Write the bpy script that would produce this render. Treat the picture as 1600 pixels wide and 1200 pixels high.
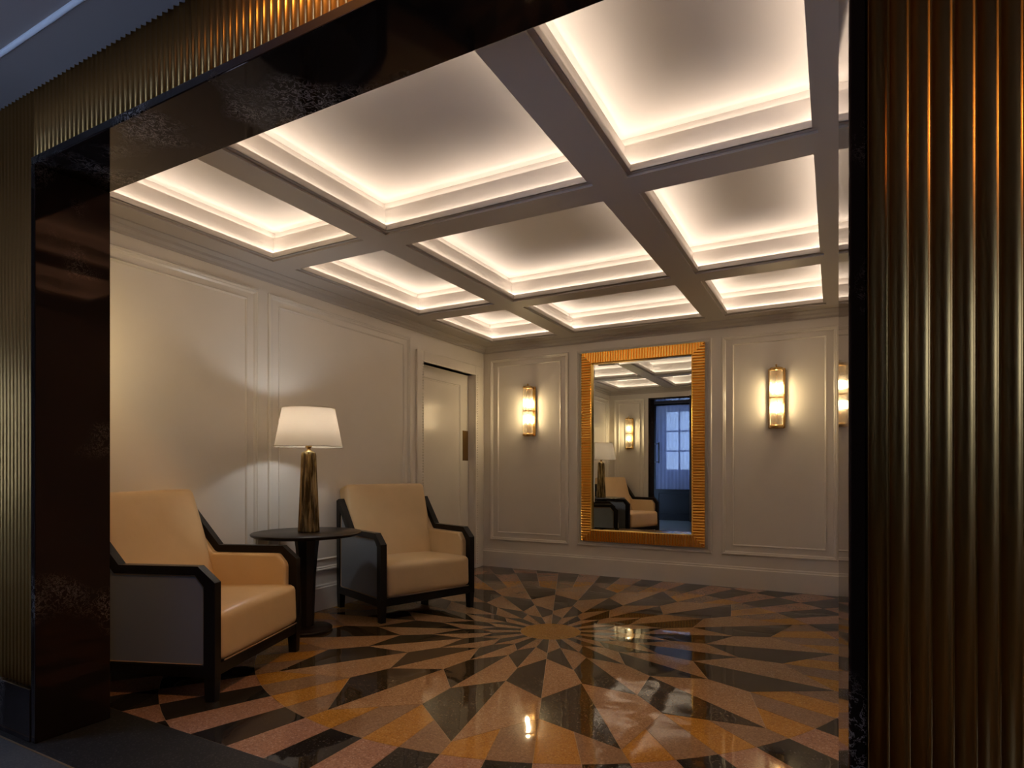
import bpy, bmesh, math, random
from mathutils import Vector, Matrix
random.seed(7)
scene = bpy.context.scene
for o in list(bpy.data.objects):
    bpy.data.objects.remove(o)
COL = scene.collection
PI = math.pi
R = math.radians

# ------------------------------------------------------------------ camera
cam_d = bpy.data.cameras.new('camera')
cam_d.sensor_fit = 'HORIZONTAL'
cam_d.sensor_width = 36.0
cam_d.lens = 937.0 / 1600.0 * 36.0
cam_d.shift_y = 135.0 / 1600.0
cam_d.clip_start = 0.02
cam = bpy.data.objects.new('camera', cam_d)
cam.location = (0, 0, 1.05)
cam.rotation_euler = (R(90), 0, R(28.2))
COL.objects.link(cam)
scene.camera = cam

# ------------------------------------------------------------------ light / exposure
DAY = 6.8          # daylight outside the entrance
LED = 13.5         # coffer strips
BULB = 130.0        # wall sconces
LAMP = 54.0        # table lamp (watt)
DOWN = 105.0     # vestibule downlight (watt)
w = bpy.data.worlds.new('sky')
scene.world = w
w.use_nodes = True
bg = w.node_tree.nodes['Background']
bg.inputs[0].default_value = (0.42, 0.60, 1.0, 1)
bg.inputs[1].default_value = DAY
vs = scene.view_settings
vs.view_transform = 'Standard'
vs.look = 'None'
vs.exposure = 0.0
vs.gamma = 1.0
vs.use_curve_mapping = False
cy = scene.cycles
cy.use_denoising = True
cy.caustics_reflective = False
cy.caustics_refractive = False
cy.sample_clamp_indirect = 8.0
cy.max_bounces = 8
cy.diffuse_bounces = 4
cy.glossy_bounces = 5
cy.transparent_max_bounces = 12

# ------------------------------------------------------------------ helpers
def mat(name, color=(.5, .5, .5), rough=.5, metal=0.0, spec=.5, tint=None, coat=0, coat_rough=.05):
    m = bpy.data.materials.new(name)
    m.use_nodes = True
    b = m.node_tree.nodes['Principled BSDF']
    b.inputs['Base Color'].default_value = (*color, 1)
    b.inputs['Roughness'].default_value = rough
    b.inputs['Metallic'].default_value = metal
    b.inputs['Specular IOR Level'].default_value = spec
    if tint:
        b.inputs['Specular Tint'].default_value = (*tint, 1)
    b.inputs['Coat Weight'].default_value = coat
    b.inputs['Coat Roughness'].default_value = coat_rough
    return m

def nd(m, typ, **kw):
    n = m.node_tree.nodes.new(typ)
    for k, v in kw.items():
        setattr(n, k, v)
    return n

def lk(m, a, b):
    m.node_tree.links.new(a, b)

def bsdf(m):
    return m.node_tree.nodes['Principled BSDF']

def pos(m, scale=(1, 1, 1)):
    g = nd(m, 'ShaderNodeNewGeometry')
    mp = nd(m, 'ShaderNodeMapping')
    mp.inputs['Scale'].default_value = scale
    lk(m, g.outputs['Position'], mp.inputs['Vector'])
    return mp.outputs['Vector']

def noise(m, vec, scale, detail=3, rough=.5, dist=0):
    n = nd(m, 'ShaderNodeTexNoise')
    n.inputs['Scale'].default_value = scale
    n.inputs['Detail'].default_value = detail
    n.inputs['Roughness'].default_value = rough
    n.inputs['Distortion'].default_value = dist
    lk(m, vec, n.inputs['Vector'])
    return n.outputs['Fac']

def ramp(m, fac, stops):
    r = nd(m, 'ShaderNodeValToRGB')
    els = r.color_ramp.elements
    while len(els) < len(stops):
        els.new(0.5)
    for e, (p, c) in zip(els, stops):
        e.position = p
        e.color = (*c, 1) if len(c) == 3 else c
    lk(m, fac, r.inputs[0])
    return r.outputs[0]

def mixc(m, fac, a, b, mode='MIX'):
    x = nd(m, 'ShaderNodeMix', data_type='RGBA', blend_type=mode)
    for s, v in ((x.inputs['Factor'], fac), (x.inputs[6], a), (x.inputs[7], b)):
        if hasattr(v, 'is_linked'):
            lk(m, v, s)
        elif isinstance(v, (int, float)):
            s.default_value = v
        else:
            s.default_value = (*v, 1)
    return x.outputs[2]

def math_n(m, op, a, b=None):
    x = nd(m, 'ShaderNodeMath', operation=op)
    for s, v in zip(x.inputs, (a, b)):
        if v is None:
            continue
        if hasattr(v, 'is_linked'):
            lk(m, v, s)
        else:
            s.default_value = v
    return x.outputs[0]

def bump(m, height, dist=1.0, strength=1.0):
    b = nd(m, 'ShaderNodeBump')
    b.inputs['Distance'].default_value = dist
    b.inputs['Strength'].default_value = strength
    lk(m, height, b.inputs['Height'])
    lk(m, b.outputs['Normal'], bsdf(m).inputs['Normal'])
    return b

def emit(name, color, strength):
    m = bpy.data.materials.new(name)
    m.use_nodes = True
    nt = m.node_tree
    nt.nodes.clear()
    e = nt.nodes.new('ShaderNodeEmission')
    o = nt.nodes.new('ShaderNodeOutputMaterial')
    e.inputs[0].default_value = (*color, 1)
    e.inputs[1].default_value = strength
    nt.links.new(e.outputs[0], o.inputs[0])
    return m

# ------------------------------------------------------------------ materials
M = {}
def paint(name, c, rough=.27, bumpy=.00012):
    m = mat(name, c, rough)
    v = pos(m)
    n = noise(m, v, 260, 2)
    h = math_n(m, 'MULTIPLY', n, bumpy)
    bump(m, h)
    n2 = noise(m, v, 2.2, 3)
    col = mixc(m, n2, tuple(x * .95 for x in c), tuple(min(1, x * 1.05) for x in c))
    lk(m, col, bsdf(m).inputs['Base Color'])
    return m
M['wall'] = paint('greige_paint', (.73, .67, .59))
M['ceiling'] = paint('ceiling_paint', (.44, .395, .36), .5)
M['cove'] = paint('cove_paint', (.60, .55, .50), .6)
M['vest_wall'] = paint('dark_panel_paint', (.06, .04, .03), .35)
M['vest_light'] = paint('stone_grey_paint', (.10, .09, .085), .45)
M['vest_ceiling'] = paint('grey_ceiling_paint', (.29, .235, .215), .5)
M['white'] = paint('white_gloss_paint', (.88, .86, .86), .3)

def terrazzo(name, base, chip_dark, chip_light, rough=.032, wave=.0026):
    m = mat(name, base, rough, spec=.31)
    v = pos(m)
    vo = nd(m, 'ShaderNodeTexVoronoi')
    vo.inputs['Scale'].default_value = 190
    lk(m, v, vo.inputs['Vector'])
    sep = nd(m, 'ShaderNodeSeparateColor')
    lk(m, vo.outputs['Color'], sep.inputs[0])
    c1 = ramp(m, sep.outputs[0], [(0, chip_dark), (.22, chip_dark), (.30, base), (.86, base), (.93, chip_light), (1, chip_light)])
    n = noise(m, v, 5, 4)
    c2 = mixc(m, n, tuple(x * .78 for x in base), tuple(min(1, x * 1.2) for x in base))
    c3 = mixc(m, .5, c1, c2)
    lk(m, c3, bsdf(m).inputs['Base Color'])
    w1 = noise(m, v, 3.4, 1, .4, .6)
    h = math_n(m, 'MULTIPLY', w1, wave)
    bump(m, h)
    return m
M['t_dark'] = terrazzo('dark_terrazzo', (.044, .030, .015), (.013, .009, .006), (.14, .10, .06))
M['t_light'] = terrazzo('rose_beige_terrazzo', (.34, .200, .098), (.18, .09, .045), (.52, .36, .23))
M['t_ochre'] = terrazzo('ochre_terrazzo', (.40, .195, .034), (.20, .09, .018), (.55, .33, .11))
M['t_grey'] = terrazzo('brown_grey_terrazzo', (.25, .155, .085), (.13, .075, .045), (.38, .25, .16))
M['t_pink'] = terrazzo('pink_terrazzo', (.32, .175, .11), (.16, .08, .055), (.5, .34, .26))
M['t_black'] = terrazzo('black_terrazzo', (.020, .017, .015), (.006, .006, .006), (.08, .07, .06))
M['t_band'] = terrazzo('charcoal_terrazzo', (.015, .0145, .0135), (.005, .005, .005), (.085, .08, .075), .5)
M['stone'] = terrazzo('grey_stone', (.075, .078, .075), (.045, .045, .045), (.13, .13, .13), .4)
M['strip'] = mat('brass_divider', (.30, .19, .085), .35, .6)

def marble():
    m = mat('dark_veined_marble', (.010, .007, .006), .05, spec=.34, tint=(1, .52, .32))
    bsdf(m).inputs['IOR'].default_value = 1.40
    v = pos(m)
    big = noise(m, v, 2.6, 2)
    patch = ramp(m, big, [(0, (0, 0, 0)), (.56, (0, 0, 0)), (.70, (1, 1, 1)), (1, (1, 1, 1))])
    n = noise(m, v, 42, 10, .72, .7)
    d = math_n(m, 'ABSOLUTE', math_n(m, 'SUBTRACT', n, .5))
    vein = ramp(m, d, [(0, (.9, .9, .9)), (.007, (.35, .35, .35)), (.018, (0, 0, 0)), (1, (0, 0, 0))])
    fac = math_n(m, 'MULTIPLY', patch, vein)
    n3 = noise(m, v, 46, 5, .7, .5)
    fleck = ramp(m, n3, [(0, (0, 0, 0)), (.72, (0, 0, 0)), (.78, (.6, .6, .6)), (1, (1, 1, 1))])
    fac2 = math_n(m, 'MAXIMUM', fac, math_n(m, 'MULTIPLY', fleck, .35))
    c = mixc(m, fac2, (.010, .007, .006), (.55, .47, .42))
    lk(m, c, bsdf(m).inputs['Base Color'])
    return m
M['marble'] = marble()
M['bronze'] = mat('satin_bronze', (.64, .36, .115), .30, 1.0)
m = M['bronze']
v = pos(m, (40, 40, 1.2))
lk(m, ramp(m, noise(m, v, 2.0, 4), [(0, (.31, .31, .31)), (1, (.43, .43, .43))]), bsdf(m).inputs['Roughness'])

M['brass'] = mat('aged_brass', (.58, .38, .15), .25, 1.0)
M['brass_dark'] = mat('dark_brass', (.20, .115, .035), .4, .85)
M['gold'] = mat('gilt_frame', (1.0, .64, .16), .24, 1.0)
M['leather'] = mat('tan_leather', (.34, .215, .112), .31, spec=.5)
m = M['leather']
v = pos(m)
vo = nd(m, 'ShaderNodeTexVoronoi'); vo.inputs['Scale'].default_value = 420
lk(m, v, vo.inputs['Vector'])
h1 = math_n(m, 'MULTIPLY', vo.outputs['Distance'], .00022)
h2 = math_n(m, 'MULTIPLY', noise(m, v, 9, 3), .0022)
bump(m, math_n(m, 'ADD', h1, h2))
lk(m, mixc(m, noise(m, v, 6, 3), (.58, .405, .215), (.70, .495, .27)), bsdf(m).inputs['Base Color'])
M['piping'] = mat('leather_piping', (.36, .24, .14), .4)
M['panel_leather'] = mat('taupe_leather', (.185, .205, .235), .40)
bump(M['panel_leather'], math_n(M['panel_leather'], 'MULTIPLY', noise(M['panel_leather'], pos(M['panel_leather']), 14, 3), .0012))

def wood(name, c, rough):
    m = mat(name, c, rough, spec=.22)
    v = pos(m, (6, 6, 40))
    n = noise(m, v, 4, 4, .6, 1)
    lk(m, mixc(m, n, tuple(x * .6 for x in c), tuple(x * 1.5 for x in c)), bsdf(m).inputs['Base Color'])
    return m
M['ebony'] = wood('ebonised_wood', (.0075, .0055, .0045), .28)
M['espresso'] = wood('espresso_wood', (.013, .008, .006), .33)
M['black_metal'] = mat('black_metal', (.008, .008, .010), .35, .3)
M['black_paint'] = mat('black_satin_paint', (.006, .006, .007), .4, spec=.25)

M['lamp_brass'] = mat('antiqued_gilt', (.3, .2, .08), .33, .9)
m = M['lamp_brass']
v = pos(m, (34, 34, 3))
n = noise(m, v, 1.6, 4, .6)
lk(m, ramp(m, n, [(0, (.03, .018, .007)), (.45, (.09, .055, .02)), (.60, (.40, .28, .12)), (1, (.68, .54, .30))]), bsdf(m).inputs['Base Color'])

def shade_mat():
    m = bpy.data.materials.new('cream_lampshade_fabric')
    m.use_nodes = True
    nt = m.node_tree
    b = bsdf(m)
    b.inputs['Base Color'].default_value = (.80, .70, .52, 1)
    b.inputs['Roughness'].default_value = .8
    t = nd(m, 'ShaderNodeBsdfTranslucent')
    t.inputs[0].default_value = (.40, .30, .205, 1)
    mx = nd(m, 'ShaderNodeMixShader')
    mx.inputs[0].default_value = .62
    lk(m, b.outputs[0], mx.inputs[1])
    lk(m, t.outputs[0], mx.inputs[2])
    lk(m, mx.outputs[0], nt.nodes['Material Output'].inputs[0])
    wv = nd(m, 'ShaderNodeTexNoise')
    wv.inputs['Scale'].default_value = 300
    bump(m, math_n(m, 'MULTIPLY', wv.outputs['Fac'], .0003))
    return m
M['shade'] = shade_mat()

def sheer_mat():
    m = bpy.data.materials.new('sheer_voile')
    m.use_nodes = True
    nt = m.node_tree
    nt.nodes.clear()
    o = nd(m, 'ShaderNodeOutputMaterial')
    tr = nd(m, 'ShaderNodeBsdfTransparent')
    tl = nd(m, 'ShaderNodeBsdfTranslucent')
    tl.inputs[0].default_value = (.07, .08, .14, 1)
    df = nd(m, 'ShaderNodeBsdfDiffuse')
    df.inputs[0].default_value = (.12, .13, .2, 1)
    m1 = nd(m, 'ShaderNodeMixShader'); m1.inputs[0].default_value = .5
    m2 = nd(m, 'ShaderNodeMixShader'); m2.inputs[0].default_value = .90
    lk(m, tl.outputs[0], m1.inputs[1]); lk(m, df.outputs[0], m1.inputs[2])
    lk(m, tr.outputs[0], m2.inputs[1]); lk(m, m1.outputs[0], m2.inputs[2])
    lk(m, m2.outputs[0], o.inputs[0])
    return m
M['sheer'] = sheer_mat()

def thin_glass(name, tint=(1, 1, 1), frost=0.0, rough=.02, ior=1.5):
    m = bpy.data.materials.new(name)
    m.use_nodes = True
    nt = m.node_tree
    nt.nodes.clear()
    o = nd(m, 'ShaderNodeOutputMaterial')
    tr = nd(m, 'ShaderNodeBsdfTransparent'); tr.inputs[0].default_value = (*tint, 1)
    gl = nd(m, 'ShaderNodeBsdfGlossy'); gl.inputs['Roughness'].default_value = rough
    lw = nd(m, 'ShaderNodeLayerWeight'); lw.inputs[0].default_value = .5
    fr = math_n(m, 'ADD', math_n(m, 'MULTIPLY', math_n(m, 'POWER', lw.outputs['Facing'], 5.0), .95), .04)
    mx = nd(m, 'ShaderNodeMixShader')
    lk(m, fr, mx.inputs[0]); lk(m, tr.outputs[0], mx.inputs[1]); lk(m, gl.outputs[0], mx.inputs[2])
    out = mx.outputs[0]
    if frost:
        tl = nd(m, 'ShaderNodeBsdfTranslucent'); tl.inputs[0].default_value = (*tint, 1)
        m2 = nd(m, 'ShaderNodeMixShader'); m2.inputs[0].default_value = frost
        lk(m, out, m2.inputs[1]); lk(m, tl.outputs[0], m2.inputs[2])
        out = m2.outputs[0]
    lk(m, out, o.inputs[0])
    return m
M['pane'] = thin_glass('window_glass')
M['sconce_glass'] = thin_glass('ribbed_glass', (.97, .91, .78), .09, .06)
M['mirror'] = mat('mirror_silver', (.80, .83, .80), .0, 1.0)
M['led'] = emit('led_strip_light', (1.0, .86, .72), LED)
M['led_low'] = emit('lower_led_strip_light', (1.0, .86, .72), LED * 2.1)
M['bulb'] = emit('warm_bulb', (1.0, .87, .64), BULB)
M['lantern'] = emit('downlight_lens', (1.0, .60, .25), 8)
M['lampbulb'] = emit('lamp_bulb', (1.0, .80, .55), 6)

# ------------------------------------------------------------------ mesh building
class MB:
    def __init__(s):
        s.v = []; s.f = []; s.smooth = []
    def add(s, verts, faces, smooth=False):
        b = len(s.v)
        s.v += [tuple(x) for x in verts]
        s.f += [tuple(i + b for i in f) for f in faces]
        s.smooth += [smooth] * len(faces)
        return s
    def box(s, a, b, bev=0):
        (x0, y0, z0), (x1, y1, z1) = a, b
        V = [(x0, y0, z0), (x1, y0, z0), (x1, y1, z0), (x0, y1, z0), (x0, y0, z1), (x1, y0, z1), (x1, y1, z1), (x0, y1, z1)]
        F = [(0, 3, 2, 1), (4, 5, 6, 7), (0, 1, 5, 4), (1, 2, 6, 5), (2, 3, 7, 6), (3, 0, 4, 7)]
        return s.add(V, F)
    def prism(s, poly, z0, z1):
        n = len(poly)
        V = [(x, y, z0) for x, y in poly] + [(x, y, z1) for x, y in poly]
        F = [tuple(range(n - 1, -1, -1)), tuple(range(n, 2 * n))]
        F += [(i, (i + 1) % n, n + (i + 1) % n, n + i) for i in range(n)]
        return s.add(V, F)
    def lathe(s, prof, n=32, c=(0, 0, 0), smooth=True, lobes=0, amp=0):
        V = []; F = []
        for (r, z) in prof:
            for k in range(n):
                a = 2 * PI * k / n
                rr = r * (1 + (amp * abs(math.sin(a * lobes / 2)) if lobes else 0))
                V.append((c[0] + rr * math.cos(a), c[1] + rr * math.sin(a), c[2] + z))
        for i in range(len(prof) - 1):
            for k in range(n):
                k2 = (k + 1) % n
                F.append((i * n + k, i * n + k2, (i + 1) * n + k2, (i + 1) * n + k))
        if prof[0][0] > 1e-6:
            F.append(tuple(range(n - 1, -1, -1)))
        if prof[-1][0] > 1e-6:
            b = (len(prof) - 1) * n
            F.append(tuple(range(b, b + n)))
        return s.add(V, F, smooth)
    def tube(s, pts, r, n=8, closed=False):
        V = []; F = []
        P = [Vector(p) for p in pts]
        L = len(P)
        for i, p in enumerate(P):
            if closed:
                d = (P[(i + 1) % L] - P[i - 1]).normalized()
            else:
                d = (P[min(i + 1, L - 1)] - P[max(i - 1, 0)]).normalized()
            up = Vector((0, 0, 1)) if abs(d.z) < .9 else Vector((1, 0, 0))
            u = d.cross(up).normalized(); w_ = u.cross(d).normalized()
            for k in range(n):
                a = 2 * PI * k / n
                V.append(p + r * (math.cos(a) * u + math.sin(a) * w_))
        for i in range(L if closed else L - 1):
            j = (i + 1) % L
            for k in range(n):
                k2 = (k + 1) % n
                F.append((i * n + k, i * n + k2, j * n + k2, j * n + k))
        if not closed:
            F.append(tuple(range(n - 1, -1, -1))); F.append(tuple(range((L - 1) * n, L * n)))
        return s.add(V, F, True)
    def frame(s, o, U, W, N, rect, prof):
        """mitred rectangular moulding: prof = (inset, height) points, open profile"""
        o, U, W, N = map(Vector, (o, U, W, N))
        u0, w0, u1, w1 = rect
        V = []; n = len(prof)
        for (ins, h) in prof:
            for (a, b) in ((u0 + ins, w0 + ins), (u1 - ins, w0 + ins), (u1 - ins, w1 - ins), (u0 + ins, w1 - ins)):
                V.append(o + U * a + W * b + N * h)
        F = []
        for i in range(n - 1):
            for k in range(4):
                k2 = (k + 1) % 4
                F.append((i * 4 + k, i * 4 + k2, (i + 1) * 4 + k2, (i + 1) * 4 + k))
        return s.add(V, F)
    def xf(s, mtx):
        s.v = [tuple(mtx @ Vector(p)) for p in s.v]
        return s
    def mesh(s, name, material=None, bevel=0, seg=2, autosm=True):
        me = bpy.data.meshes.new(name)
        me.from_pydata(s.v, [], s.f)
        me.polygons.foreach_set('use_smooth', s.smooth)
        bm = bmesh.new(); bm.from_mesh(me)
        bmesh.ops.recalc_face_normals(bm, faces=bm.faces)
        if bevel:
            ed = [e for e in bm.edges if len(e.link_faces) == 2 and e.calc_face_angle(0) > .5]
            bmesh.ops.bevel(bm, geom=ed, offset=bevel, segments=seg, profile=.5, affect='EDGES', clamp_overlap=True)
        bm.to_mesh(me); bm.free()
        if material:
            me.materials.append(M[material] if isinstance(material, str) else material)
        return me
    def build(s, name, material, parent=None, bevel=0, seg=2, loc=None):
        me = s.mesh(name, material, bevel, seg)
        return obj(name, me, parent, loc)

def obj(name, me, parent=None, loc=None, rz=0):
    o = bpy.data.objects.new(name, me)
    COL.objects.link(o)
    if loc is not None:
        o.location = loc
    o.rotation_euler = (0, 0, rz)
    if parent is not None:
        o.parent = parent
    return o

def empty(name, loc=(0, 0, 0), rz=0, parent=None):
    o = bpy.data.objects.new(name, None)
    o.empty_display_size = .1
    COL.objects.link(o)
    o.location = loc
    o.rotation_euler = (0, 0, rz)
    if parent:
        o.parent = parent
    return o

def tag(o, label=None, cat=None, group=None, kind=None):
    if label: o['label'] = label
    if cat: o['category'] = cat
    if group: o['group'] = group
    if kind: o['kind'] = kind
    return o

def struct(o, label, cat):
    return tag(o, label, cat, kind='structure')

def copy_tree(o, parent=None):
    c = o.copy()
    COL.objects.link(c)
    c.parent = parent
    for ch in list(o.children):
        copy_tree(ch, c)
    return c

def cushion(a, b, c, r, puff=(0, 0, 0), n=14):
    """rounded, slightly puffed block of half sizes a, b, c"""
    mb = MB()
    idx = {}
    V = []; F = []
    def vid(p):
        k = tuple(round(x, 4) for x in p)
        if k not in idx:
            idx[k] = len(V); V.append(p)
        return idx[k]
    for ax in range(3):
        for sg in (-1, 1):
            for i in range(n):
                for j in range(n):
                    q = []
                    for (ii, jj) in ((i, j), (i + 1, j), (i + 1, j + 1), (i, j + 1)):
                        s_, t_ = -math.cos(PI * ii / n), -math.cos(PI * jj / n)
                        p = [0, 0, 0]; p[ax] = sg; p[(ax + 1) % 3] = s_; p[(ax + 2) % 3] = t_
                        q.append(vid(tuple(p)))
                    F.append(q if sg > 0 else q[::-1])
    out = []
    H = (a, b, c)
    for p in V:
        x = [p[i] * H[i] for i in range(3)]
        core = [max(-(H[i] - r), min(H[i] - r, x[i])) for i in range(3)]
        d = Vector(x) - Vector(core)
        if d.length > 1e-9:
            d = d.normalized() * r
        y = Vector(core) + d
        t = [y[i] / H[i] for i in range(3)]
        for i in range(3):
            j, k = (i + 1) % 3, (i + 2) % 3
            y[i] += math.copysign(puff[i], t[i]) * abs(t[i]) * max(0, 1 - t[j] ** 2) ** .6 * max(0, 1 - t[k] ** 2) ** .6
        out.append(tuple(y))
    mb.add(out, F, True)
    return mb

# ------------------------------------------------------------------ room dimensions
XL, XR = -3.41, 0.13
YF, YB = 1.435, 5.70
ZB = 2.41           # underside of ceiling beams
ZT = 2.618           # top of coffers
CX, CY = -1.63, 3.57
YP = 1.17           # face of the fluted portal
PXL, PXR = -2.70, 0.015
ZH = 2.228          # underside of portal head

# ------------------------------------------------------------------ floor
fl = MB().box((XL - .1, 1.13, -.06), (XR + .1, YB + .1, -.0008)).build('floor', 'strip')
struct(fl, 'polished terrazzo floor with a large sixteen-point starburst inlay', 'floor')

def clip(poly, x0, y0, x1, y1):
    def cut(P, inside, inter):
        out = []
        for i in range(len(P)):
            A, B = P[i - 1], P[i]
            if inside(B):
                if not inside(A): out.append(inter(A, B))
                out.append(B)
            elif inside(A):
                out.append(inter(A, B))
        return out
    def ix(c):
        return lambda A, B: (c, A[1] + (B[1] - A[1]) * (c - A[0]) / (B[0] - A[0]))
    def iy(c):
        return lambda A, B: (A[0] + (B[0] - A[0]) * (c - A[1]) / (B[1] - A[1]), c)
    for ins, itr in ((lambda p: p[0] >= x0, ix(x0)), (lambda p: p[0] <= x1, ix(x1)), (lambda p: p[1] >= y0, iy(y0)), (lambda p: p[1] <= y1, iy(y1))):
        if poly: poly = cut(poly, ins, itr)
    return poly

def inset_poly(P, d):
    n = len(P)
    out = []
    for i in range(n):
        a, b, c = Vector(P[i - 1]), Vector(P[i]), Vector(P[(i + 1) % n])
        e1 = (b - a); e2 = (c - b)
        if e1.length < 1e-6 or e2.length < 1e-6:
            out.append(tuple(b)); continue
        e1.normalize(); e2.normalize()
        n1 = Vector((-e1.y, e1.x)); n2 = Vector((-e2.y, e2.x))
        k = 1 + n1.dot(n2)
        if k < .12: k = .12
        out.append(tuple(b + (n1 + n2) * (d / k)))
    return out

def area(P):
    return .5 * sum(P[i - 1][0] * P[i][1] - P[i][0] * P[i - 1][1] for i in range(len(P)))

def pol(r, deg):
    return (r * math.cos(R(deg)), r * math.sin(R(deg)))

GAP = .0010
def tile_mesh(name, P, material):
    if area(P) < 0:
        P = P[::-1]
    return MB().prism(inset_poly(P, GAP), -.03, 0).mesh(name, material)

# the disc in the middle, four rings of split petals, a ring of wedges
rd, ra, rb, rc, r1, r2, r3, r4, r5 = .195, .368, .470, .575, .765, .965, 1.160, 1.385, 1.668
RC = 1.775
dA, dB = 11.25, 11.25
o = obj('terrazzo_disc', tile_mesh('terrazzo_disc', [pol(rd, k * 7.5) for k in range(48)], 't_ochre'), fl, (CX, CY, 0))
def ring_meshes():
    # every piece is given for B = 0 deg, A = +-11.25 deg; sector turned by 22.5 deg
    L = []
    # innermost: tips at B
    L.append(('t_dark', [pol(rd, -11.25), pol(rd, -5.6), pol(rd, 0), pol(rb, 0), pol(ra, -11.25)]))
    L.append(('t_light', [pol(rd, 0), pol(rd, 5.6), pol(rd, 11.25), pol(ra, 11.25), pol(rb, 0)]))
    # second: inner at A(+11.25), tip at A
    L.append(('t_dark', [pol(ra, 11.25), pol(rb, 0), pol(rc, 0), pol(r1, 11.25)]))
    L.append(('t_light', [pol(ra, 11.25), pol(rb, 22.5), pol(rc, 22.5), pol(r1, 11.25)]))
    # third: inner at B, tip at B
    L.append(('t_dark', [pol(rc, 0), pol(r1, -11.25), pol(r2, -11.25), pol(r3, 0)]))
    L.append(('t_light', [pol(rc, 0), pol(r1, 11.25), pol(r2, 11.25), pol(r3, 0)]))
    # outer: inner at A, tip at A
    L.append(('t_dark', [pol(r2, 11.25), pol(r3, 0), pol(r4, 0), pol(r5, 11.25)]))
    L.append(('t_light', [pol(r2, 11.25), pol(r3, 22.5), pol(r4, 22.5), pol(r5, 11.25)]))
    return L
B0 = -90.0
for (mt, P) in ring_meshes():
    me = tile_mesh('terrazzo_petal', P, mt)
    for k in range(16):
        obj('terrazzo_petal', me, fl, (CX, CY, 0), R(B0 + 22.5 * k))
def on_line(p, q, deg):
    d = (math.cos(R(deg)), math.sin(R(deg)))
    ex, ey = q[0] - p[0], q[1] - p[1]
    den = d[0] * ey - d[1] * ex
    t = (p[0] * ey - p[1] * ex) / den
    return (d[0] * t, d[1] * t)
for j in range(4):
    a0, a1 = 5.625 * j, 5.625 * (j + 1)
    p, q = (pol(r4, 0), pol(r5, 11.25)) if j < 2 else (pol(r5, 11.25), pol(r4, 22.5))
    P = [on_line(p, q, a0), on_line(p, q, a1)] + [pol(RC, a1 - (a1 - a0) * i / 2) for i in range(3)]
    me = tile_mesh('terrazzo_wedge', P, 't_ochre' if j % 2 == 0 else 't_grey')
    for k in range(16):
        obj('terrazzo_wedge', me, fl, (CX, CY, 0), R(B0 + 22.5 * k))
YN = 1.50
rings = [RC, 2.205, 2.60, 3.02]
for ri in range(3):
    ra_, rb_ = rings[ri], rings[ri + 1]
    for k in range(64):
        a0 = B0 + 5.625 * k; a1 = a0 + 5.625
        P = [pol(ra_, a0), pol(rb_, a0), pol(rb_, (a0 + a1) / 2), pol(rb_, a1), pol(ra_, a1), pol(ra_, (a0 + a1) / 2)]
        P = [(x + CX, y + CY) for x, y in P]
        P = clip(P, XL, YN, XR, YB)
        if len(P) < 3 or abs(area(P)) < 2e-4:
            continue
        cx = sum(x for x, y in P) / len(P); cyy = sum(y for x, y in P) / len(P)
        P = [(x - cx, y - cyy) for x, y in P]
        dark = (k + ri) % 2 == 1
        obj('terrazzo_block', tile_mesh('terrazzo_block', P, 't_black' if dark else 't_pink'), fl, (cx, cyy, 0))
MB().box((XL - .05, 1.137, -.03), (XR + .05, YN - .001, 0)).build('threshold_slab', 't_band', fl)
vf = MB().box((-3.8, -1.45, -.06), (1.5, 1.129, -.001)).build('floor', 'stone')
struct(vf, 'plain grey stone floor of the vestibule before the portal', 'floor')

# ------------------------------------------------------------------ walls of the lounge
def wall_frame(parent, o_, U, W, N, rect, big=True):
    if big:
        prof = [(0, 0), (0, .010), (.006, .016), (.014, .016), (.019, .010), (.026, .010), (.032, .004), (.036, 0)]
    else:
        prof = [(0, 0), (0, .007), (.005, .010), (.010, .007), (.014, .002), (.015, 0)]
    return MB().frame(o_, U, W, N, rect, prof).build('panel_moulding', 'wall', parent)

ZP0, ZP1 = .290, 2.262      # outer panel frame
ZI0, ZI1 = .372, 2.190      # inner bead
wb = MB().box((XL - .1, YB, 0), (XR + .1, YB + .1, 2.7)).build('wall_back', 'wall')
struct(wb, 'panelled greige back wall carrying the gilt mirror and sconces', 'wall')
for (a, b, inner) in ((-3.325, -2.395, True), (-2.305, -.98, False), (-.895, .035, True)):
    wall_frame(wb, (0, YB, 0), (1, 0, 0), (0, 0, 1), (0, -1, 0), (a, ZP0, b, ZP1))
    if inner:
        wall_frame(wb, (0, YB, 0), (1, 0, 0), (0, 0, 1), (0, -1, 0), (a + .09, ZI0, b - .085, ZI1), False)

DY0, DY1, DZ = 4.57, 5.50, 2.075
wl = MB()
wl.box((XL - .14, 1.2, 0), (XL, DY0, 2.7)); wl.box((XL - .14, DY1, 0), (XL, YB + .1, 2.7)); wl.box((XL - .14, DY0, DZ), (XL, DY1, 2.7))
wl = wl.build('wall_left', 'wall')
struct(wl, 'panelled greige left wall behind the armchairs', 'wall')
for (a, b) in ((1.52, 2.745), (2.825, 4.385)):
    wall_frame(wl, (XL, 0, 0), (0, 1, 0), (0, 0, 1), (1, 0, 0), (a, ZP0, b, ZP1))
    wall_frame(wl, (XL, 0, 0), (0, 1, 0), (0, 0, 1), (1, 0, 0), (a + .09, ZI0, b - .085, ZI1), False)

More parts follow.
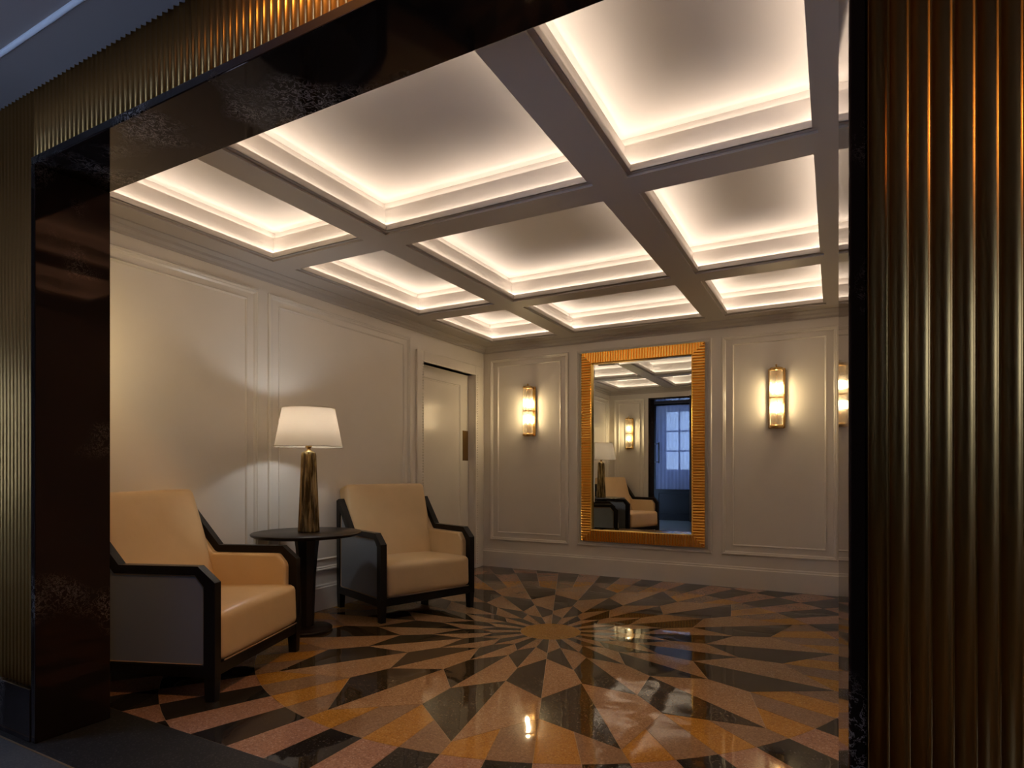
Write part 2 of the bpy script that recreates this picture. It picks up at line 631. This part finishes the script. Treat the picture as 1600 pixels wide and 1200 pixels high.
wr = MB().box((XR, YF, 0), (XR + .1, YB + .1, 2.7)).build('wall_right', 'wall')
struct(wr, 'panelled greige right wall hidden behind the fluted pillar', 'wall')
for (a, b) in ((1.6, 2.85), (2.95, 4.2), (4.3, 5.6)):
    wall_frame(wr, (XR, 0, 0), (0, 1, 0), (0, 0, 1), (-1, 0, 0), (a, ZP0, b, ZP1))
    wall_frame(wr, (XR, 0, 0), (0, 1, 0), (0, 0, 1), (-1, 0, 0), (a + .09, ZI0, b - .085, ZI1), False)

# portal wall: plaster inside, veined marble lining, fluted bronze towards the vestibule
wf = MB()
wf.box((-3.7, 1.21, 0), (PXL - .03, YF - .005, 2.7))
wf.box((PXR + .035, 1.21, 0), (1.5, YF - .005, 2.7))
wf.box((PXL - .03, 1.21, ZH + .03), (PXR + .035, YF - .005, 2.7))
wf = wf.build('wall_front', 'wall')
struct(wf, 'portal wall with veined dark marble lining and fluted bronze cladding', 'wall')
wall_frame(wf, (0, YF - .005, 0), (1, 0, 0), (0, 0, 1), (0, 1, 0), (XL + .085, ZP0, PXL - .09, ZP1))
wall_frame(wf, (0, YF - .005, 0), (1, 0, 0), (0, 0, 1), (0, 1, 0), (XL + .165, ZI0, PXL - .17, ZI1), False)
j = MB().box((PXL - .030, YP - .008, 0), (PXL, YF, ZH)).build('marble_jamb', 'marble', wf, .003)
tag(j, 'tall polished dark marble jamb with pale veins')
MB().prism([(.0225, YP - .008), (.050, YP - .008), (.050, YF), (.0092, YF)], 0, ZH).build('marble_jamb', 'marble', wf, .004)
MB().box((PXL - .030, YP - .008, ZH), (.050, YF, ZH + .030)).build('marble_header', 'marble', wf, .003)
MB().box((-3.7, YP - .012, 0), (PXL - .031, 1.21, .205)).build('marble_plinth', 'marble', wf, .003)
MB().box((.051, YP - .012, 0), (1.5, 1.21, .205)).build('marble_plinth', 'marble', wf, .003)

FW = .02935
def flute_mesh(z0, z1):
    mb = MB(); n = 12; dep = .0125
    P = []
    for i in range(n + 1):
        t = -1 + 2 * i / n
        P.append((t * FW / 2, YP + dep * math.sqrt(max(0, 1 - (t * .985) ** 2))))
    V = [(x, y, z) for z in (z0, z1) for x, y in P]
    F = [(i, i + 1, n + 1 + i + 1, n + 1 + i) for i in range(n)]
    mb.add(V, F, True)
    m_ = len(mb.v)
    mb.add([(-FW / 2, 1.209, z0), (FW / 2, 1.209, z0), (FW / 2, 1.209, z1), (-FW / 2, 1.209, z1)], [(0, 1, 2, 3)])
    mb.f += [(0, n + 1, m_ + 3, m_), (n, 2 * n + 1, m_ + 2, m_ + 1)]
    mb.smooth += [False, False]
    cap0 = tuple(range(0, n + 1)) + (m_ + 1, m_)
    cap1 = tuple(range(n + 1, 2 * n + 2)) + (m_ + 2, m_ + 3)
    mb.f += [cap0, cap1]; mb.smooth += [False, False]
    return mb.mesh('bronze_flute', 'bronze')
ZV = 2.530
fm_side = flute_mesh(.205, ZV)
fm_head = flute_mesh(ZH + .031, ZV)
def fluted(name, x0, n, me, step):
    p = empty(name, (0, 0, 0), 0, wf)
    for k in range(n):
        obj('bronze_flute', me, p, (x0 + step * (k + .5) * FW, 0, 0))
    return p
fluted('fluted_cladding', .051, 40, fm_side, 1)
fluted('fluted_cladding', PXL - .031, 22, fm_side, -1)
nh = int(round((.051 - (PXL - .031)) / FW))
fluted('fluted_cladding', PXL - .031, nh, fm_head, 1)

# baseboards
def base_run(name, p, q, N, label):
    p = Vector(p); q = Vector(q); N = Vector(N)
    prof = [(0, .19), (.010, .19), (.014, .183), (.014, .172), (.022, .165), (.022, .0), (0, 0)]
    V = [p + N * d + Vector((0, 0, z)) for d, z in prof] + [q + N * d + Vector((0, 0, z)) for d, z in prof]
    n = len(prof)
    F = [(i, i + 1, n + i + 1, n + i) for i in range(n - 1)] + [tuple(range(n)), tuple(range(n, 2 * n))]
    struct(MB().add(V, F).build(name, 'wall'), label, 'baseboard')
base_run('baseboard_back', (XL, YB, 0), (XR, YB, 0), (0, -1, 0), 'deep painted baseboard along the mirror wall')
base_run('baseboard_left', (XL, YF, 0), (XL, DY0 - .13, 0), (1, 0, 0), 'painted baseboard behind the armchairs and table')
base_run('baseboard_right', (XR, YF, 0), (XR, YB, 0), (-1, 0, 0), 'painted baseboard of the right wall')
base_run('baseboard_front', (XL, YF - .005, 0), (PXL - .06, YF - .005, 0), (0, 1, 0), 'painted baseboard beside the marble jamb')

# crown moulding
cr = MB().frame((0, 0, 0), (1, 0, 0), (0, 1, 0), (0, 0, 1), (XL, YF - .005, XR, YB),
    [(0, 2.335), (.008, 2.335), (.012, 2.350), (.030, 2.362), (.036, 2.376), (.042, 2.378), (.062, 2.392), (.066, 2.404), (.075, 2.404), (.075, ZB)]).build('trim_1', 'ceiling')
struct(cr, 'stepped crown moulding under the coffered ceiling', 'crown moulding')

# ------------------------------------------------------------------ coffered ceiling
cols = [(-3.17, -2.45), (-2.24, -1.025), (-.815, -.075)]
rows = [(1.63, 2.665), (2.885, 4.21), (4.43, 5.475)]
ce = MB().box((XL - .1, 1.2, ZT + .004), (XR + .1, YB + .1, ZT + .08)).build('ceiling', 'ceiling')
struct(ce, 'coffered ceiling of nine recesses with hidden warm cove light', 'ceiling')
xb = [XL] + [v_ for c in cols for v_ in c] + [XR]
yb = [YF - .005] + [v_ for c in rows for v_ in c] + [YB]
LIP = .012
def beam(x0, y0, x1, y1, face):
    mb = MB().box((x0, y0, ZB), (x1, y1, ZB + .004))
    a, b, c, d = face
    mb.box((a, b, ZB - .012), (c, d, ZB + .001))
    mb.build('beam', 'ceiling', ce)
e_ = .022
for i in range(4):       # beams running into the room
    x0, x1 = xb[2 * i], xb[2 * i + 1]
    fx0, fx1 = (x0 + e_ if i else x0 + .06), (x1 - e_ if i < 3 else x1 - .06)
    beam(x0, yb[0], x1, yb[-1], (fx0, yb[0], fx1, yb[-1]))
for j_ in range(4):      # cross beams, one piece between each pair
    y0, y1 = yb[2 * j_], yb[2 * j_ + 1]
    fy0, fy1 = (y0 + e_ if j_ else y0 + .06), (y1 - e_ if j_ < 3 else y1 - .06)
    for (x0, x1) in cols:
        beam(x0, y0, x1, y1, (x0 - e_, fy0, x1 + e_, fy1))
for (x0, x1) in cols:
    for (y0, y1) in rows:
        rect = (0, 0, x1 - x0, y1 - y0)
        args = ((x0, y0, 0), (1, 0, 0), (0, 1, 0), (0, 0, 1), rect)
        s1, s2 = -.042, -.092
        cf = MB().frame(*args, [(-LIP, ZB + .021), (s1, ZB + .021), (s1, ZB + .150), (s2, ZB + .150), (s2, ZT)])
        W_, H_ = x1 - x0, y1 - y0
        cf.add([(x0 + s2, y0 + s2, ZT), (x1 - s2, y0 + s2, ZT), (x1 - s2, y1 - s2, ZT), (x0 + s2, y1 - s2, ZT)], [(0, 1, 2, 3)])
        me = cf.mesh('coffer', 'cove')
        # normals face into the recess
        co = obj('coffer', me, ce)
        MB().frame(*args, [(0, ZB + .000), (0, ZB + .034), (-LIP, ZB + .034), (-LIP, ZB + .004)]).build('cove_lip', 'cove', co)
        for (ins, z, w_, lm_) in ((s1 + .018, ZB + .026, .010, 'led_low'), (s2 + .026, ZB + .154, .010, 'led')):
            MB().frame(*args, [(ins, z), (ins - w_, z)]).build('led_strip', lm_, co)

# ------------------------------------------------------------------ lounge door in the left wall
dr = MB()
XD = XL - .075
dr.box((XD - .04, DY0, .005), (XD, DY1, DZ - .002))
d1 = dr.build('door_1', 'wall')
struct(d1, 'greige single-panel door in the left wall behind the armchair', 'door')
MB().frame((XD, 0, 0), (0, 1, 0), (0, 0, 1), (1, 0, 0), (DY0 + .10, .22, DY1 - .165, DZ - .115),
    [(0, 0), (0, .010), (.010, .010), (.016, .003), (.024, .003), (.030, 0)]).build('panel_moulding', 'wall', d1)
MB().box((XD, DY1 - .115, 1.155), (XD + .004, DY1 - .012, 1.475)).build('push_plate', 'brass_dark', d1, .001)
cas = MB()
cw = .10
for (a, b, z0, z1) in ((DY0 - cw, DY0, 0, DZ + cw), (DY1, DY1 + cw, 0, DZ + cw), (DY0, DY1, DZ, DZ + cw)):
    cas.box((XL, a, z0), (XL + .022, b, z1))
t2 = cas.build('trim_2', 'wall', None, .004)
struct(t2, 'flat door casing with a beaded inner edge', 'door casing')
bd = MB()
def bead(y, z):
    r_ = .0085
    n = 6
    pr = [(r_ * math.sin(a), -r_ * math.cos(a)) for a in [PI * i / 4 for i in range(5)]]
    pr[0] = (0.0001, -r_); pr[-1] = (.0001, r_)
    bd.lathe(pr, n, (XL + .022, y, z))
z = .05
while z < DZ + .01:
    bead(DY0 - .014, z); bead(DY1 + .030, z); z += .026
ob = bd.build('bead_row', 'wall', t2); tag(ob, kind='stuff')
MB().box((XL - .14, DY0, DZ - .0), (XL - .001, DY1, DZ + .004)).build('head_lining', 'wall', t2)

# ------------------------------------------------------------------ gilt mirror
def wall_mirror():
    x0, x1, z0, z1 = -2.243, -1.037, .342, 2.228
    fw = .108
    root = empty('wall_mirror', ((x0 + x1) / 2, YB, z0))
    ox, oz = root.location.x, z0
    def P(x, y, z_): return (x - ox, y - YB, z_ - oz)
    pitch = .0262
    yb_, yf_ = YB - .012, YB - .050
    def rail(nm, horiz, lo, hi, inner, outer):
        # ribs across the rail, mitred at 45 degrees at both ends
        mb = MB()
        L = hi - lo
        n = int(round(L / pitch)); p_ = L / n
        sgn = 1 if outer > inner else -1
        def lim(s):            # how far inwards a rib at s may reach (mitre)
            return max(0, 1 - min(s - lo, hi - s) / fw)
        for k in range(n):
            s0 = lo + k * p_; s1 = s0 + p_
            secs = 10
            V = []
            for i in range(secs + 1):
                t = i / secs
                s = s0 + t * p_
                h = math.sin(PI * (t - .12) / .76) ** .55 if .12 < t < .88 else 0
                y = yf_ + .020 - .019 * h
                lm = min(max(0.0, lim(s)), .999)
                a_in = inner + (outer - inner) * lm
                for a, yy in ((a_in, y - .010 * (1 - lm)), (outer, y), (outer, yb_), (a_in, yb_)):
                    V.append(P(s, yy, a) if horiz else P(a, yy, s))
            F = []
            for i in range(secs):
                b = i * 4
                F += [(b, b + 1, b + 5, b + 4), (b + 1, b + 2, b + 6, b + 5), (b + 3, b, b + 4, b + 7)]
            mb.add(V, F, False)
        ob_ = mb.build(nm, 'gold', root)
        return ob_
    rail('ribbed_rail', True, x0, x1, z1 - fw, z1)
    rail('ribbed_rail', True, x0, x1, z0 + fw, z0)
    rail('ribbed_rail', False, z0, z1, x0 + fw, x0)
    rail('ribbed_rail', False, z0, z1, x1 - fw, x1)
    # plain inner slip
    mb = MB().frame(P(0, YB, 0), (1, 0, 0), (0, 0, 1), (0, -1, 0), (x0 + fw - .004, z0 + fw - .004, x1 - fw + .004, z1 - fw + .004),
        [(0, .012), (0, .052), (.006, .057), (.012, .052), (.014, .026), (.014, .012)])
    mb.build('inner_slip', 'gold', root)
    g0, g1, h0, h1 = x0 + fw + .006, x1 - fw - .006, z0 + fw + .006, z1 - fw - .006
    bv = .026
    V = [P(a, YB - .026, b) for a, b in ((g0, h0), (g1, h0), (g1, h1), (g0, h1))]
    V += [P(a, YB - .0275, b) for a, b in ((g0 + bv, h0 + bv), (g1 - bv, h0 + bv), (g1 - bv, h1 - bv), (g0 + bv, h1 - bv))]
    V += [P(a, YB - .014, b) for a, b in ((g0, h0), (g1, h0), (g1, h1), (g0, h1))]
    F = [(4, 5, 6, 7), (8, 9, 10, 11)] + [(k, (k + 1) % 4, 4 + (k + 1) % 4, 4 + k) for k in range(4)] + [(8 + k, 8 + (k + 1) % 4, (k + 1) % 4, k) for k in range(4)]
    MB().add(V, F).build('mirror_glass', 'mirror', root)
    MB().box(P(x0 + .004, YB - .001, z0 + .004), P(x1 - .004, YB - .0125, z1 - .004)).build('backing_board', 'ebony', root)
    tag(root, 'tall rectangular mirror in a ribbed gilt frame on the back wall', 'mirror')
wall_mirror()

# ------------------------------------------------------------------ wall sconces
def make_sconce():
    root = empty('wall_sconce')          # local: wall at y = 0, faces -y, origin at the middle
    H = .262
    MB().box((-.062, -.014, -H), (.062, 0, H)).build('backplate', 'brass', root, .004)
    MB().box((-.069, -.020, -H + .004), (-.055, -.008, H - .004)).box((.055, -.020, -H + .004), (.069, -.008, H - .004)).build('side_rail', 'brass', root, .002)
    cy_ = -.062
    for (zz, s) in ((H - .012, 1), (-H + .012, -1)):
        prof = [(.002, -.016 * s), (.050, -.016 * s), (.056, -.010 * s), (.056, .002 * s), (.050, .010 * s), (.030, .014 * s), (.012, .018 * s), (.002, .018 * s)]
        MB().lathe(prof, 28, (0, cy_, zz)).box((-.030, cy_ + .04, zz - .012), (.030, -.006, zz + .008)).build('end_cap', 'brass', root)
    MB().lathe([(.0005, 0), (.007, .001), (.007, .006), (.005, .009), (.009, .014), (.009, .019), (.004, .024), (.0005, .025)], 16, (0, cy_, H + .004)).build('finial', 'brass', root)
    # ribbed glass sleeve made of rods side by side
    rods = MB(); n = 22
    for k in range(n):
        a = 2 * PI * k / n
        c = (.047 * math.cos(a), cy_ + .047 * math.sin(a), 0)
        rods.lathe([(.0064, -H + .022), (.0064, H - .022)], 8, c)
    rods.build('glass_rods', 'sconce_glass', root)
    ring = MB()
    for zz in (-.004, .004):
        ring.tube([(.053 * math.cos(2 * PI * k / 28), cy_ + .053 * math.sin(2 * PI * k / 28), zz) for k in range(28)], .0032, 6, True)
    ring.build('centre_band', 'brass', root)
    for zz in (.083, -.083):
        MB().lathe([(.0005, -.036), (.014, -.033), (.021, -.018), (.021, .018), (.014, .033), (.0005, .036)], 16, (0, cy_, zz)).build('bulb', 'bulb', root)
    for (za, zb) in ((-H + .03, -.122), (.122, H - .03), (-.045, .045)):
        MB().lathe([(.009, za), (.009, zb)], 12, (0, cy_, 0)).build('lamp_holder', 'brass', root)
    return root
sc = make_sconce()
sc.location = (-2.835, YB, 1.672)
tag(sc, 'brass and ribbed glass wall sconce between the door and the mirror', 'wall lamp', 'lit brass wall sconces')
s2_ = copy_tree(sc); s2_.location = (-.435, YB, 1.676)
tag(s2_, 'brass and ribbed glass wall sconce to the right of the mirror', 'wall lamp')
s3_ = copy_tree(sc); s3_.location = (-3.05, YF - .005, 1.672); s3_.rotation_euler = (0, 0, PI)
tag(s3_, 'brass wall sconce seen only as a reflection inside the mirror', 'wall lamp')

# ------------------------------------------------------------------ armchairs
def make_chair():
    root = empty('armchair')
    # local: faces +x, floor z=0, side frames at y = +-
    W, T = .400, .046
    FX, BX = .350, -.345
    for s in (-1, 1):
        yo, yi = s * W, s * (W - T)
        # top rail following the outline: swept as quads of constant thickness
        O = [(FX, .112), (FX, .540), (FX - .085, .614), (FX - .482, .614), (FX - .660, .832)]
        I = [(FX - .055, .112), (FX - .055, .522), (FX - .098, .574), (FX - .505, .574), (FX - .702, .815)]
        mb = MB()
        for k in range(4):
            quad = [O[k], O[k + 1], I[k + 1], I[k]]
            V = [(x, yo, z_) for x, z_ in quad] + [(x, yi, z_) for x, z_ in quad]
            mb.add(V, [(0, 1, 2, 3), (7, 6, 5, 4), (0, 1, 5, 4), (2, 3, 7, 6)] + ([(1, 2, 6, 5)] if k == 3 else []) + ([(0, 3, 7, 4)] if k == 0 else []))
        bmm = mb.build('arm_frame', 'ebony', root, 0)
        # lower rail and rear post
        MB().box((BX, min(yo, yi), .110), (FX - .05, max(yo, yi), .160)).build('side_rail', 'ebony', root, .003)
        Vp = [(BX, .11), (BX + .05, .11), (BX + .05, .50), (FX - .640, .752), (FX - .702, .815), (BX - .004, .60)]
        mb = MB()
        V = [(x, yo, z_) for x, z_ in Vp] + [(x, yi, z_) for x, z_ in Vp]
        n = len(Vp)
        mb.add(V, [tuple(range(n)), tuple(range(2 * n - 1, n - 1, -1))] + [(i, (i + 1) % n, n + (i + 1) % n, n + i) for i in range(n)])
        mb.build('rear_post', 'ebony', root, .003)
        # legs
        for x in (FX - .055, BX):
            MB().add([(x + .004, yo - s * .004, 0), (x + .051, yo - s * .004, 0), (x + .051, yi + s * .004, 0), (x + .004, yi + s * .004, 0),
                      (x, yo, .112), (x + .055, yo, .112), (x + .055, yi, .112), (x, yi, .112)],
                     [(0, 3, 2, 1), (4, 5, 6, 7), (0, 1, 5, 4), (1, 2, 6, 5), (2, 3, 7, 6), (3, 0, 4, 7)]).build('leg', 'ebony', root, .002)
        # upholstered side: outer panel, inner arm pad
        Pp = [(FX - .055, .160), (FX - .055, .520), (FX - .100, .574), (FX - .505, .574), (FX - .640, .740), (BX + .05, .50), (BX + .05, .160)]
        def slab(ya, yb_, P_):
            V = [(x, ya, z_) for x, z_ in P_] + [(x, yb_, z_) for x, z_ in P_]
            n = len(P_)
            return MB().add(V, [tuple(range(n)), tuple(range(2 * n - 1, n - 1, -1))] + [(i, (i + 1) % n, n + (i + 1) % n, n + i) for i in range(n)])
        op = slab(s * (W - .010), s * (W - .028), Pp).build('outer_panel', 'panel_leather', root, .004, 2)
        pt = [(x, s * (W - .009), z_) for x, z_ in [(FX - .059, .166), (FX - .059, .518), (FX - .103, .569), (FX - .503, .569), (FX - .632, .728), (BX + .056, .50), (BX + .056, .166)]]
        dense = []
        for i in range(len(pt)):
            a, b = Vector(pt[i]), Vector(pt[(i + 1) % len(pt)])
            dense += [a.lerp(b, t) for t in (0.02, .5, .98)]
        MB().tube(dense, .0032, 6, True).build('piping', 'piping', op)
        slab(s * (W - .030), s * (W - .085), [(FX - .050, .20), (FX - .048, .515), (FX - .098, .572), (FX - .500, .572), (FX - .640, .748), (BX + .02, .52), (BX + .02, .20)]).build('arm_pad', 'leather', root, .016, 3)
    # seat cushion, front rail, back
    sw = W - .075
    seat = cushion(.330, W - .047, .110, .034, (0.004, .0, .022), 16)
    seat.xf(Matrix.Translation((.030, 0, .275)) @ Matrix.Rotation(R(-2.0), 4, 'Y'))
    so = seat.build('seat', 'leather', root)
    MB().tube([(FX + .008, -(W - .06), .176), (FX + .012, 0, .176), (FX + .008, W - .06, .176)], .0035, 6).build('piping', 'piping', so)
    MB().box((FX - .045, -(W - T), .112), (FX - .004, W - T, .165)).build('front_rail', 'ebony', root, .002)
    MB().box((BX, -(W - T), .112), (BX + .04, W - T, .165)).build('rear_rail', 'ebony', root, .002)
    back = cushion(.070, W - .047, .330, .032, (.016, 0, .004), 16)
    back.xf(Matrix.Translation((-.262, 0, .612)) @ Matrix.Rotation(-R(17), 4, 'Y'))
    back.build('backrest', 'leather', root)
    return root
ch = make_chair()
ch.location = (-2.930, 2.003, 0); ch.rotation_euler = (0, 0, R(20.6))
tag(ch, 'tan leather armchair with black wood frame nearest the marble jamb', 'armchair', 'pair of tan leather armchairs')
ch2 = copy_tree(ch)
ch2.location = (-2.905, 3.680, 0); ch2.rotation_euler = (0, 0, R(-21))
tag(ch2, 'tan leather armchair with black wood frame in front of the door', 'armchair')

# ------------------------------------------------------------------ side table
tb = empty('side_table', (-3.048, 2.835, 0))
MB().lathe([(.0005, .622), (.325, .622), (.340, .630), (.345, .638), (.345, .642), (.340, .646), (.0005, .646)], 64).build('table_top', 'espresso', tb)
MB().lathe([(.042, .020), (.046, .10), (.055, .35), (.072, .55), (.082, .622)], 8, smooth=False).build('pedestal', 'espresso', tb)
MB().lathe([(.0005, 0), (.158, 0), (.162, .006), (.162, .016), (.155, .022), (.050, .030), (.0005, .030)], 48).build('base', 'espresso', tb)
tag(tb, 'round dark wood pedestal side table between the two armchairs', 'side table')

# ------------------------------------------------------------------ table lamp
lp = empty('table_lamp', (-3.048, 2.850, .6465))
b = MB()
nl = 14
prof = [(.058, 0), (.060, .004), (.0595, .012), (.056, .10), (.0515, .22), (.0465, .36), (.0415, .50), (.0385, .520), (.030, .526), (.002, .528)]
b.lathe(prof, nl * 8, lobes=nl, amp=.16)
b.build('column', 'lamp_brass', lp)
MB().lathe([(.030, .522), (.026, .530), (.015, .536), (.013, .548), (.020, .556), (.020, .566), (.010, .572), (.009, .590), (.0005, .590)], 24).build('neck', 'brass', lp)
z0, z1 = .557, .812
sh = MB()
prof = [(.215, z0), (.166, z1)]
V = []; F = []
n = 64
for (r_, zz) in prof:
    V += [(r_ * math.cos(2 * PI * k / n), r_ * math.sin(2 * PI * k / n), zz) for k in range(n)]
for k in range(n):
    F.append((k, (k + 1) % n, n + (k + 1) % n, n + k))
sh.add(V, F, True)
so = sh.build('shade', 'shade', lp)
for (r_, zz) in ((.2150, z0 + .002), (.1664, z1 - .002)):
    MB().tube([(r_ * math.cos(2 * PI * k / n), r_ * math.sin(2 * PI * k / n), zz) for k in range(n)], .0022, 6, True).build('shade_trim', 'shade', so)
sp = MB()
for k in range(3):
    a = 2 * PI * k / 3 + .4
    sp.tube([(0.012 * math.cos(a), .012 * math.sin(a), .590), (.10 * math.cos(a), .10 * math.sin(a), .600), (.2135 * math.cos(a), .2135 * math.sin(a), z0 + .004)], .0022, 6)
sp.build('shade_spider', 'brass', so)
MB().lathe([(.0005, .592), (.014, .594), (.015, .625), (.030, .665), (.034, .69), (.026, .715), (.0005, .725)], 20).build('bulb', 'lampbulb', lp)
ld = bpy.data.lights.new('lamp_light', 'POINT')
ld.energy = LAMP
ld.color = (.90, .95, 1.0)
ld.shadow_soft_size = .036
lo = bpy.data.objects.new('lamp_light', ld)
COL.objects.link(lo); lo.parent = lp; lo.location = (0, 0, .69)
tag(lp, 'lit table lamp with cream shade and fluted antique gilt column', 'table lamp')

# ------------------------------------------------------------------ vestibule the camera stands in
YV = -1.30
vw = MB()
vw.box((-3.8, YV - .12, 0), (-3.40, YV, 2.7)); vw.box((-2.30, YV - .12, 0), (1.5, YV, 2.7)); vw.box((-3.40, YV - .12, 2.46), (-2.30, YV, 2.7))
struct(vw.build('wall_entrance', 'vest_wall'), 'dark wall around the glazed entrance, seen in the mirror', 'wall')
vwr = MB()
vwr.box((1.40, YV - .12, 0), (1.52, -1.27, 2.7)); vwr.box((1.40, -1.03, 0), (1.52, 1.21, 2.7)); vwr.box((1.40, -1.27, 0), (1.52, -1.03, .10)); vwr.box((1.40, -1.27, 2.05), (1.52, -1.03, 2.7))
struct(vwr.build('wall_vestibule_right', 'vest_light'), 'grey side wall of the vestibule right of the camera', 'wall')
w3 = MB().box((1.43, -1.27, .10), (1.49, -1.23, 2.05)).box((1.43, -1.07, .10), (1.49, -1.03, 2.05)).box((1.43, -1.23, .10), (1.49, -1.07, .14)).box((1.43, -1.23, 2.01), (1.49, -1.07, 2.05)).build('window_3', 'black_paint')
struct(w3, 'narrow tall window in the right wall of the vestibule, out of view', 'window')
MB().box((1.458, -1.23, .14), (1.462, -1.07, 2.01)).build('pane', 'pane', w3)
WY0, WY1, WZ0, WZ1 = -1.24, .45, .06, 1.95
XV = -3.70
vwl = MB()
vwl.box((XV - .12, YV - .12, 0), (XV, WY0, 2.7)); vwl.box((XV - .12, WY1, 0), (XV, 1.21, 2.7)); vwl.box((XV - .12, WY0, 0), (XV, WY1, WZ0)); vwl.box((XV - .12, WY0, WZ1), (XV, WY1, 2.7))
struct(vwl.build('wall_vestibule_left', 'vest_wall'), 'dark side wall of the vestibule left of the camera', 'wall')
win = MB()
xa, xb_ = XV - .08, XV - .02
win.box((xa, WY0, WZ0), (xb_, WY0 + .06, WZ1)); win.box((xa, WY1 - .06, WZ0), (xb_, WY1, WZ1)); win.box((xa, WY0 + .06, WZ0), (xb_, WY1 - .06, WZ0 + .06)); win.box((xa, WY0 + .06, WZ1 - .06), (xb_, WY1 - .06, WZ1))
win = win.build('window_1', 'black_paint')
struct(win, 'tall window in the left wall of the vestibule, out of view', 'window')
ym = (WY0 + WY1) / 2
MB().box((xa + .015, ym - .02, WZ0 + .06), (xb_ - .015, ym + .02, WZ1 - .06)).build('glazing_bar', 'black_paint', win)
for (ya, yb_) in ((WY0 + .06, ym - .02), (ym + .02, WY1 - .06)):
    MB().box((xa + .028, ya, WZ0 + .06), (xa + .032, yb_, WZ1 - .06)).build('pane', 'pane', win)
vc = MB().box((-3.8, YV - .12, ZV), (1.5, 1.21, ZV + .12)).build('ceiling', 'vest_ceiling')
struct(vc, 'plain grey vestibule ceiling above the fluted bronze fascia', 'ceiling')
MB().tube([(-3.7, 1.017, ZV - .002), (1.4, 1.017, ZV - .002)], .009, 10).build('ceiling_bead', 'white', vc)

# entrance door: one large pane behind a sheer curtain, and a white sash window across the porch
x0, x1, z0, z1, st = -3.40, -2.30, .001, 2.46, .085
y0, y1 = YV - .085, YV - .035
dd = MB()
dd.box((x0, y0, z0), (x0 + st, y1, z1)); dd.box((x1 - st, y0, z0), (x1, y1, z1))
dd.box((x0 + st, y0, z1 - .05), (x1 - st, y1, z1)); dd.box((x0 + st, y0, z0), (x1 - st, y1, .66))
dd = dd.build('door_2', 'black_paint', None, .002)
struct(dd, 'black glazed entrance door reflected in the mirror', 'door')
MB().box((x0 + st, y0 + .020, .66), (x1 - st, y0 + .026, z1 - .05)).build('pane', 'pane', dd)
MB().frame((0, y1, 0), (1, 0, 0), (0, 0, 1), (0, 1, 0), (x0 + .12, .12, x1 - .12, .58), [(0, 0), (0, .008), (.012, .008), (.02, 0)]).build('kick_panel_moulding', 'black_paint', dd)
hx, hy = -3.245, y1 + .075
hd = MB().tube([(hx, hy, 1.20), (hx, hy, 1.64)], .013, 12)
for hz in (1.23, 1.61):
    hd.tube([(x0 + st - .02, y1 - .004, hz), (x0 + st - .02, hy, hz), (hx, hy, hz)], .010, 10)
hd.build('pull_handle', 'black_metal', dd)
V = []; F = []; n = 60
for i in range(n + 1):
    x = x0 + st - .01 + (x1 - x0 - 2 * st + .02) * i / n
    y = y1 + .012 + .005 * math.sin(i * 1.3) + .003 * math.sin(i * .47)
    V += [(x, y, .655), (x, y, z1 - .045)]
for i in range(n):
    F.append((2 * i, 2 * i + 2, 2 * i + 3, 2 * i + 1))
sc_ = MB().add(V, F, True).build('sheer_curtain', 'sheer')
tag(sc_, 'sheer bluish curtain over the entrance door, reflected in the mirror', 'curtain')
MB().tube([(x0 + st - .03, y1 + .012, z1 - .04), (x1 - st + .03, y1 + .012, z1 - .04)], .006, 8).build('curtain_rod', 'black_metal', sc_)
YS = -1.78
ws = MB().box((-3.75, YS - .05, .0), (-3.22, YS, 2.9)).box((-2.10, YS - .05, 0), (-1.7, YS, 2.9)).box((-3.22, YS - .05, 2.32), (-2.10, YS, 2.9)).box((-3.22, YS - .05, 0), (-2.10, YS, 1.07)).build('window_2', 'cove')
struct(ws, 'white sash window beyond the entrance door, reflected in the mirror', 'window')
for xx in (-2.94, -2.66, -2.38):
    MB().box((xx - .016, YS - .04, 1.07), (xx + .016, YS - .01, 2.32)).build('glazing_bar', 'cove', ws)
for zz in (1.47, 1.90):
    MB().box((-3.22, YS - .038, zz - .018), (-2.10, YS - .012, zz + .018)).build('glazing_bar', 'cove', ws)
pw = [-3.22, -2.94, -2.66, -2.38, -2.10]; pz = [1.07, 1.47, 1.90, 2.32]
for a in range(4):
    for b in range(3):
        MB().box((pw[a], YS - .028, pz[b]), (pw[a + 1], YS - .024, pz[b + 1])).build('pane', 'pane', ws)

# recessed warm downlight in the vestibule ceiling, grazing the fluted fascia
vl = empty('recessed_downlight', (-.95, .92, ZV))
MB().lathe([(.040, -.001), (.062, -.001), (.062, -.006), (.058, -.008), (.042, -.006), (.040, -.001)], 32).build('trim_ring', 'brass', vl)
MB().lathe([(.0005, -.0015), (.040, -.0015), (.040, -.003), (.0005, -.003)], 24).build('lens', 'lantern', vl)
sd = bpy.data.lights.new('downlight_beam', 'SPOT')
sd.energy = DOWN
sd.color = (1.0, .50, .15)
sd.spot_size = R(160)
sd.spot_blend = 1.0
sd.shadow_soft_size = .035
sl = bpy.data.objects.new('downlight_beam', sd)
COL.objects.link(sl); sl.parent = vl; sl.location = (0, 0, -.012)
sl.rotation_euler = (R(48), 0, 0)      # an adjustable spot turned towards the fascia
tag(vl, 'round recessed downlight in the grey vestibule ceiling', 'ceiling light')
